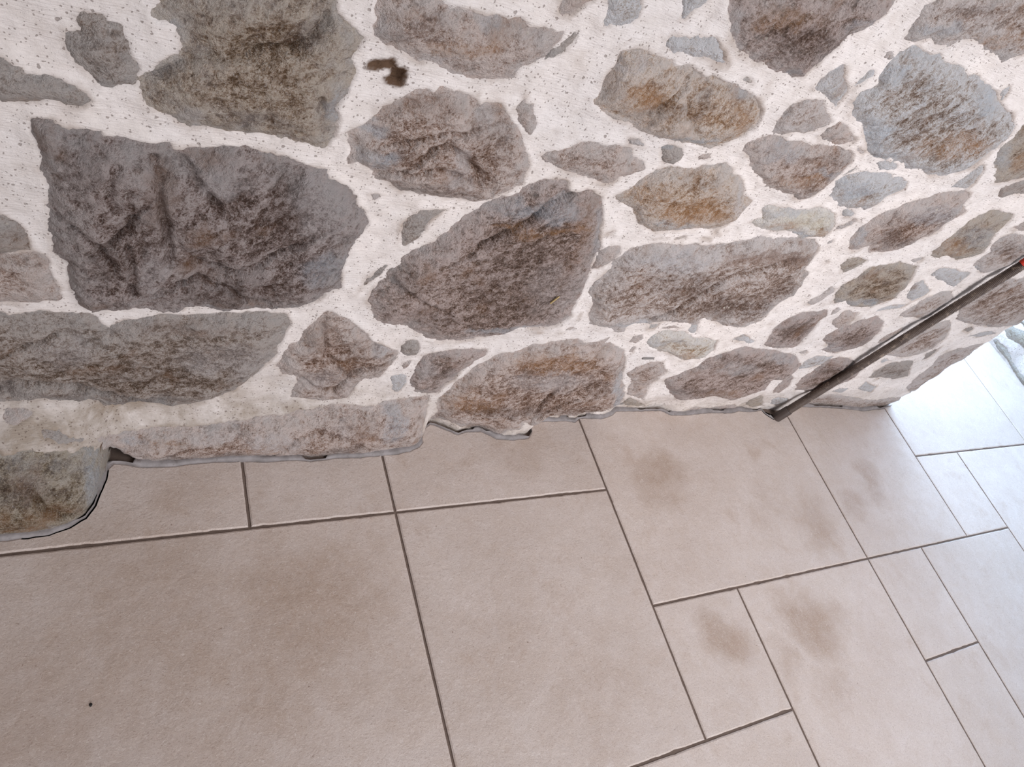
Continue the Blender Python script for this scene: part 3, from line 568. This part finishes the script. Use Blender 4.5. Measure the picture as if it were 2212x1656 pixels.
# ------------------------------------------------------------------ floor
def grout_mat():
    m,nt,b=mat('grout');p=pos(nt)
    c=mixc(nt,nz(nt,p,60,4,.7),srgb(92,76,68),srgb(128,112,102)); nt.links.new(c,b.inputs['Base Color']); b.inputs['Roughness'].default_value=.9
    bump(nt,b,nz(nt,p,400,3,.7),.5,.002); return m
BL=[(1430,1040,.075,.9),(1750,1130,.075,.8),(1570,1370,.06,.95),(1755,1345,.085,1.0),(1880,1040,.06,.8),(1855,1100,.05,.7),(690,1300,.15,.75),(600,1460,.13,.6),(330,1360,.17,.6),(500,1560,.12,.4),(1130,970,.07,.5),(880,1520,.06,.3),(1300,1470,.12,.3),(390,1060,.06,.5),(1080,1400,.12,.25),(130,1500,.12,.5),(1650,1060,.04,.3),(1700,1430,.05,.6),(1790,1480,.06,.5)]
def tile_mat():
    m,nt,b=mat('stoneware_tile');p=pos(nt)
    oi=N(nt,'ShaderNodeObjectInfo').outputs['Random']
    warp=N(nt,'ShaderNodeTexNoise',inputs={'Scale':9.0,'Detail':4.0}); nt.links.new(p,warp.inputs['Vector'])
    wv=N(nt,'ShaderNodeVectorMath',operation='MULTIPLY_ADD');nt.links.new(warp.outputs['Color'],wv.inputs[0]);wv.inputs[1].default_value=(.16,.16,0);nt.links.new(p,wv.inputs[2])
    sub=N(nt,'ShaderNodeVectorMath',operation='SUBTRACT');nt.links.new(wv.outputs[0],sub.inputs[0]);sub.inputs[1].default_value=(.08,.08,0)
    tot=None
    for px,py,r,a in BL:
        q=to_floor([(px,py)])[0]
        d=N(nt,'ShaderNodeVectorMath',operation='DISTANCE');nt.links.new(sub.outputs[0],d.inputs[0]);d.inputs[1].default_value=(q[0],q[1],0)
        k=mr(nt,d.outputs['Value'],r*.25,r*1.25,a,0,True); tot=k if tot is None else mth(nt,'MAXIMUM',tot,k)
    n1=nz(nt,p,5,5,.65,.3);n2=nz(nt,p,30,5,.7,.4)
    c=mixc(nt,mr(nt,n1,.3,.7),srgb(196,182,174),srgb(210,198,192))
    c=mixc(nt,mr(nt,n2,.35,.7,0,.35),c,srgb(186,166,150))
    blot=mth(nt,'MULTIPLY',tot,mr(nt,n2,.25,.6,.55,1))
    c=mixc(nt,mth(nt,'MULTIPLY',blot,.62),c,srgb(150,122,98))
    c=mixc(nt,mr(nt,nz(nt,p,13,5,.7,.3),.55,.75,0,.45),c,srgb(172,148,130))
    sp=nz(nt,p,420,3,.8,.4); c=mixc(nt,mr(nt,sp,.58,.72,0,.55),c,srgb(140,112,96)); c=mixc(nt,mr(nt,nz(nt,p,150,4,.75,.8),.58,.70,0,.35),c,srgb(224,214,208))
    # dark and pale short flecks in the glaze
    fl=nz(nt,vmul(nt,p,(330,520,1),(0,0,.6)),1,3,.7,1.2)
    c=mixc(nt,mr(nt,fl,.57,.70,0,.50),c,srgb(132,106,92)); c=mixc(nt,mr(nt,fl,.43,.30,0,.50),c,srgb(228,220,214))
    v=N(nt,'ShaderNodeTexVoronoi',inputs={'Scale':60.0});nt.links.new(p,v.inputs['Vector'])
    s=N(nt,'ShaderNodeSeparateColor');nt.links.new(v.outputs['Color'],s.inputs[0])
    dot=mth(nt,'MULTIPLY',mr(nt,v.outputs['Distance'],.05,.09,1,0),mr(nt,s.outputs[0],.93,.94)); c=mixc(nt,mth(nt,'MULTIPLY',dot,.6),c,srgb(110,84,66))
    hsv=N(nt,'ShaderNodeHueSaturation');nt.links.new(mr(nt,oi,0,1,.95,1.04),hsv.inputs['Value']);nt.links.new(c,hsv.inputs['Color'])
    nt.links.new(hsv.outputs[0],b.inputs['Base Color'])
    nt.links.new(mr(nt,n2,.3,.7,.36,.52),b.inputs['Roughness']); b.inputs['Specular IOR Level'].default_value=.5
    hh=mth(nt,'ADD',mth(nt,'MULTIPLY',nz(nt,p,18,4,.6,.3),2.2),mth(nt,'MULTIPLY',nz(nt,p,75,4,.65,.6),.9))
    hh=mth(nt,'ADD',hh,mth(nt,'MULTIPLY',fl,.45)); hh=mth(nt,'ADD',hh,mth(nt,'MULTIPLY',nz(nt,p,190,3,.7,.6),.45))
    bump(nt,b,hh,.38,.0030); return m
GROUT=grout_mat();TILE=tile_mat()
floor=boxmesh('floor',-1.3,4.2,-1.8,1.24,-.04,-.0028,GROUT,None,'structure')
TE=to_floor(pts(TILE_EDGE))
TE=np.concatenate([[[-1.2,.453]],TE,[[1.875,.60],[1.885,1.22],[4.2,1.22]]])
# resample the cut edge with tiny chips
def resamp(P,step):
    out=[]
    for a,b in zip(P[:-1],P[1:]):
        n=max(1,int(np.hypot(*(b-a))/step)); 
        for i in range(n): out.append(a+(b-a)*i/n)
    out.append(P[-1]);return np.array(out)
TEr=resamp(TE,.006); TEr[:,1]+=.0010*fbm(TEr[:,0],TEr[:,1],70,3,31)
GU=dict(zip([-3.5,-1,0,2,3,5,6,7,8,10,12,14],[-.27,.184,.4042,.8262,1.0333,1.4361,1.6361,1.8352,2.0299,2.4191,2.81,3.2]))
GV={1:.64,2:.86,3:1.08,4:1.3,0:.4298,-1:.2049,-2:-.0141,-3:-.235,-4:-.455,-5:-.67,-6:-.89,-7:-1.1}
def gu(u):
    ks=sorted(GU);return float(np.interp(u,ks,[GU[k] for k in ks])) if u>=-3.5 else -.27+(u+3.5)*.205
def gv(v): return GV[v]
tiles=[(-4,-1,0,9),(-7,-4,0,9),(-7,-5,-2,0),(-7,-5,-4,-2),(-1,0,0,9),(0,2,0,9),(2,5,-1,9),(5,7,-1,9),(7,10,0,2),(10,13,0,3),(10,13,3,4),(7,10,2,4),(13,14,0,4),
 (7,8,-1,0),(8,10,-2,0),(10,12,-1,0),(12,14,-1,0),
 (-3,0,-2,0),(-5,-3,-1,0),(-5,-3,-3,-1),(0,2,-2,0),(2,3,-2,-1),(3,5,-4,-1),(5,6,-2,-1),(6,8,-3,-1),(0,3,-4,-2),(5,6,-4,-2),(6,8,-5,-3),(8,10,-4,-2),(10,12,-3,-1),(12,14,-3,-1),
 (10,12,-5,-3),(12,14,-5,-3),(-3,-2,-3,-2),(-2,0,-4,-2),(-3,-2,-4,-3),(-5,-3,-4,-3),(8,10,-5,-4),(3,5,-5,-4),(5,6,-5,-4),(0,3,-5,-4),(-5,-2,-5,-4),(-2,0,-5,-4)]
JT=.0021
rj=np.random.RandomState(5)
def edge_pts(a,b,chip):
    L=np.hypot(*(b-a));n=max(2,int(L/.008));t=np.linspace(0,1,n,endpoint=False);P=a+(b-a)*t[:,None]
    nrm=np.array([-(b-a)[1],(b-a)[0]])/L
    k=(.0004*fbm(P[:,0]+7,P[:,1],60,3,50)+(.0020 if chip else .0008)*np.clip(fbm(P[:,0],P[:,1]+3,38,3,52)-.35,0,1))*np.minimum(1,np.minimum(t,1-t)*12)
    return P+nrm*k[:,None]
def make_tile(u0,u1,v0,v1):
    xa,xb=gu(u0)+JT,gu(u1)-JT; ya=gv(v0)+JT
    if v1==9:
        m=np.where((TEr[:,0]>xa)&(TEr[:,0]<xb))[0]
        i0,i1=m[0],m[-1]; top=TEr[i0:i1+1]
        if u0>-4: top=np.concatenate([[[xa,top[0,1]]],top])
        else: top=np.concatenate([[[xa,top[0,1]]],top])
        top=np.concatenate([top,[[xb,top[-1,1]]]])
        P=np.concatenate([edge_pts(np.array([xa,ya]),np.array([xb,ya]),True),edge_pts(np.array([xb,ya]),top[-1],False),top[::-1][:-1] if False else top[::-1],edge_pts(top[0],np.array([xa,ya]),False)[1:]])
    else:
        yb=gv(v1)-JT;c=[np.array(q) for q in((xa,ya),(xb,ya),(xb,yb),(xa,yb))]
        P=np.concatenate([edge_pts(c[i],c[(i+1)%4],i%2==0) for i in range(4)])
    # drop duplicates
    keep=[0]
    for i in range(1,len(P)):
        if np.hypot(*(P[i]-P[keep[-1]]))>.0008: keep.append(i)
    P=P[keep]
    n=len(P)
    e=np.roll(P,-1,0)-np.roll(P,1,0); nn=np.c_[-e[:,1],e[:,0]]/np.maximum(np.hypot(e[:,0],e[:,1])[:,None],1e-6)
    ins=P+nn*.0022; 
    bm=bmesh.new()
    ring=lambda Q,z:[bm.verts.new((q[0],q[1],z)) for q in Q]
    r0=ring(P,-.009);r1=ring(P,-.0012);r2=ring(ins,0)
    for A,B in((r0,r1),(r1,r2)):
        for i in range(n):
            j=(i+1)%n; bm.faces.new((A[i],A[j],B[j],B[i]))
    f=bm.faces.new(r2); bmesh.ops.triangulate(bm,faces=[f])
    me=bpy.data.meshes.new('tile');bm.to_mesh(me);bm.free();me.materials.append(TILE)
    o=bpy.data.objects.new('tile',me);sc.collection.objects.link(o);o.parent=floor
    o.location.z=rj.uniform(-.0003,.0003)
for t in tiles: make_tile(*t)

# ------------------------------------------------------------------ sealant bead squeezed between the cut tiles and the wall foot
def bead():
    m,nt,b=mat('sealant');p=pos(nt)
    c=mixc(nt,mr(nt,nz(nt,p,50,4,.6),.35,.65),srgb(120,114,113),srgb(146,140,140)); c=mixc(nt,mr(nt,nz(nt,p,120,3,.7),.6,.7,0,.5),c,srgb(96,84,80))
    nt.links.new(c,b.inputs['Base Color']);b.inputs['Roughness'].default_value=.55
    bump(nt,b,nz(nt,p,90,3,.6),.3,.003)
    i=[k for k in range(len(TEr)) if TEr[k,0]<1.874 and TEr[k,0]>-.2]
    C=TEr[i]; C=C[::1]; n=len(C); s=np.arange(n)*.006
    e=np.gradient(C,axis=0); e/=np.maximum(np.hypot(e[:,0],e[:,1])[:,None],1e-6); nrm=np.c_[-e[:,1],e[:,0]]
    nrm=np.where(np.abs(nrm)>0,nrm,0); 
    k=21;nrm=np.stack([np.convolve(np.pad(nrm[:,j],k//2,mode='edge'),np.ones(k)/k,'valid') for j in (0,1)],1); nrm/=np.hypot(nrm[:,0],nrm[:,1])[:,None]
    r=.0052+.0026*fbm(s,s*0,18,3,21)
    gap=np.clip(.42+1.6*fbm(s,s*0+3,9,2,22),0.0,1); r=r*(.75+.6*gap); r=r*np.where((gap<.04)|((C[:,0]>.014)&(C[:,0]<.046)),.15,1)
    hh=.0045+.004*np.clip(fbm(s,s*0+9,7,2,24),-.4,1)
    prof=[(-.06,-.006),(-.10,-.0003),(.10,.45),(.55,.9),(1.1,1.05),(1.8,1.0),(2.4,.3),(2.6,-1.0)]
    V=np.zeros((len(prof),n,3))
    for a,(o_,z_) in enumerate(prof):
        V[a,:,:2]=C+nrm*(o_*r)[:,None]; V[a,:,2]=z_*hh if abs(z_)>.01 else z_
    V[0,:,2]=-.006
    V[1:,:,2]+=.0006*fbm(V[1:,:,0],V[1:,:,1],120,2,26)
    o=grid_mesh('sealant_bead',V,np.ones((len(prof)-1,n-1),bool),{},m,wall); return o
bead()

# ------------------------------------------------------------------ corrugated conduit leaning on the wall
def conduit():
    t=empty('conduit',label='dark brown corrugated conduit leaning against the stone wall, foot on the tiles',category='conduit')
    b0=to_floor([(1674,896)])[0]; base=np.array([b0[0],b0[1]-.008,.002])
    d=rays([(2212,570)])[0]; topy=.563; k=topy/d[1]; top=CAM+d*k
    ax=(top-base);L=np.linalg.norm(ax);ax/=L; L+=.22
    t.location=base
    u=np.cross(ax,[0,0,1.]);u=np.cross(ax,[0,1.,0]);u/=np.linalg.norm(u);v=np.cross(ax,u)
    pitch=.0027;sub=4;n=int(L/pitch*sub);seg=20
    s=np.arange(n+1)*pitch/sub; r=.0092+.0009*np.cos(s/pitch*2*math.pi)
    r=np.where(s<.030,.0098,r)
    th=np.linspace(0,2*math.pi,seg+1)
    bend=.0*np.sin(s/L*math.pi)
    P=np.zeros((n+1,seg+1,3))
    for i in range(3):
        P[:,:,i]=ax[i]*s[:,None]+u[i]*(r[:,None]*np.cos(th)[None]+bend[:,None])+v[i]*r[:,None]*np.sin(th)[None]
    m,nt,b=mat('brown_plastic');p=pos(nt)
    c=mixc(nt,mr(nt,nz(nt,p,40,4,.6),.3,.7),srgb(78,64,58),srgb(104,90,82))
    dust=mr(nt,nz(nt,p,70,4,.7,.4),.56,.64,0,.75); c=mixc(nt,dust,c,srgb(158,142,128))
    nt.links.new(c,b.inputs['Base Color']);b.inputs['Roughness'].default_value=.5
    grid_mesh('tube',P,np.ones((n,seg),bool),{},m,t)
    # plain sleeve at the foot
    def ring(name,s0,s1,ra,col,rough,off=(0,0)):
        S_=np.array([s0,s0,s0+.0015,s1-.0015,s1,s1]);Rr=np.array([ra*.7,ra*.96,ra,ra,ra*.96,ra*.7])
        Q=np.zeros((6,seg+1,3))
        for i in range(3): Q[:,:,i]=ax[i]*S_[:,None]+u[i]*(Rr[:,None]*np.cos(th)[None]+off[0])+v[i]*(Rr[:,None]*np.sin(th)[None]+off[1])
        m,nt,b=mat(name+'_material');p=pos(nt)
        c=mixc(nt,nz(nt,p,80,3,.6),col,tuple(x*1.4 for x in col));nt.links.new(c,b.inputs['Base Color']);b.inputs['Roughness'].default_value=rough
        o=grid_mesh(name,Q,np.ones((5,seg),bool),{},m,t);return o
    ring('sleeve',-.012,.034,.0112,srgb(70,60,56),.5)
    L0=L-.22
    o=ring('red_clip',L0-.003,L0+.03,.0065,srgb(180,42,22),.4,(.0105,0)); o['label']='red clip round the conduit'
conduit()

# ------------------------------------------------------------------ small things
def small(name,label,cat,co,faces,col,rough=.6):
    me=bpy.data.meshes.new(name);c0=np.mean(co,0);me.from_pydata([tuple(np.array(c)-c0) for c in co],[],faces)
    m,nt,b=mat(name+'_material');p=pos(nt);c=mixc(nt,nz(nt,p,300,3,.6),col,tuple(x*.75 for x in col));nt.links.new(c,b.inputs['Base Color']);b.inputs['Roughness'].default_value=rough
    me.materials.append(m);o=bpy.data.objects.new(name,me);sc.collection.objects.link(o);o.location=c0;o['label']=label;o['category']=cat;return o
def rod3(a,b,r,seg=8,taper=.3):
    a,b=np.array(a),np.array(b);ax=(b-a)/np.linalg.norm(b-a);u=np.cross(ax,[.3,.2,1.]);u/=np.linalg.norm(u);v=np.cross(ax,u);co=[];f=[]
    ts=[0,.1,.5,.9,1];rs=[r*taper,r,r,r*.9,r*taper]
    for t,q in zip(ts,rs):
        for k in range(seg):
            th=k/seg*2*math.pi;co.append(a+(b-a)*t+q*(u*math.cos(th)+v*math.sin(th)))
    for i in range(4):
        for k in range(seg): f.append((i*seg+k,i*seg+(k+1)%seg,(i+1)*seg+(k+1)%seg,(i+1)*seg+k))
    f.append(tuple(range(seg))[::-1]);f.append(tuple(range(4*seg,5*seg)));return co,f
def wp(px,py,h):
    q=to_wall(np.array([[px,py]]))[0];return place(np.array(q[0]),np.array(q[1]),np.array(h))
def surf_hit(px,py,lift):
    """first surface met from the camera through a pixel, so small things rest on the relief"""
    dg=bpy.context.evaluated_depsgraph_get(); d=rays([(px,py)])[0]
    ok,loc,nrm,_,_,_=sc.ray_cast(dg,Vector(CAM),Vector(d).normalized())
    return np.array(loc)+np.array(nrm)*lift
co,f=rod3(surf_hit(1187,653,.002),surf_hit(1207,638,.002),.0016,6,.2)
small('wood_splinter','pale yellow wood splinter stuck on the dark middle stone of the wall','splinter',co,f,srgb(214,190,136))
co,f=rod3(surf_hit(1387,773,.001),surf_hit(1411,773,.001),.0022,10,.9)
small('metal_plug','small grey metal plug set in the mortar below the pale stone','plug',co,f,srgb(136,132,130),.35)
q=to_floor([(196,1522)])[0]
co=[];f=[]
for z,r in((.0003,.0017),(.0012,.0016),(.0018,.0008)):
    for k in range(9): t=k/9*6.283;co.append(np.array([q[0]+r*(1+.2*math.sin(3*t))*math.cos(t),q[1]+1.3*r*math.sin(t),z]))
for i in range(2):
    for k in range(9): f.append((i*9+k,i*9+(k+1)%9,(i+1)*9+(k+1)%9,(i+1)*9+k))
f.append(tuple(range(18,27)))
small('grit_crumb','tiny black crumb of grit on the large left floor tile','grit',co,f,srgb(24,18,16))
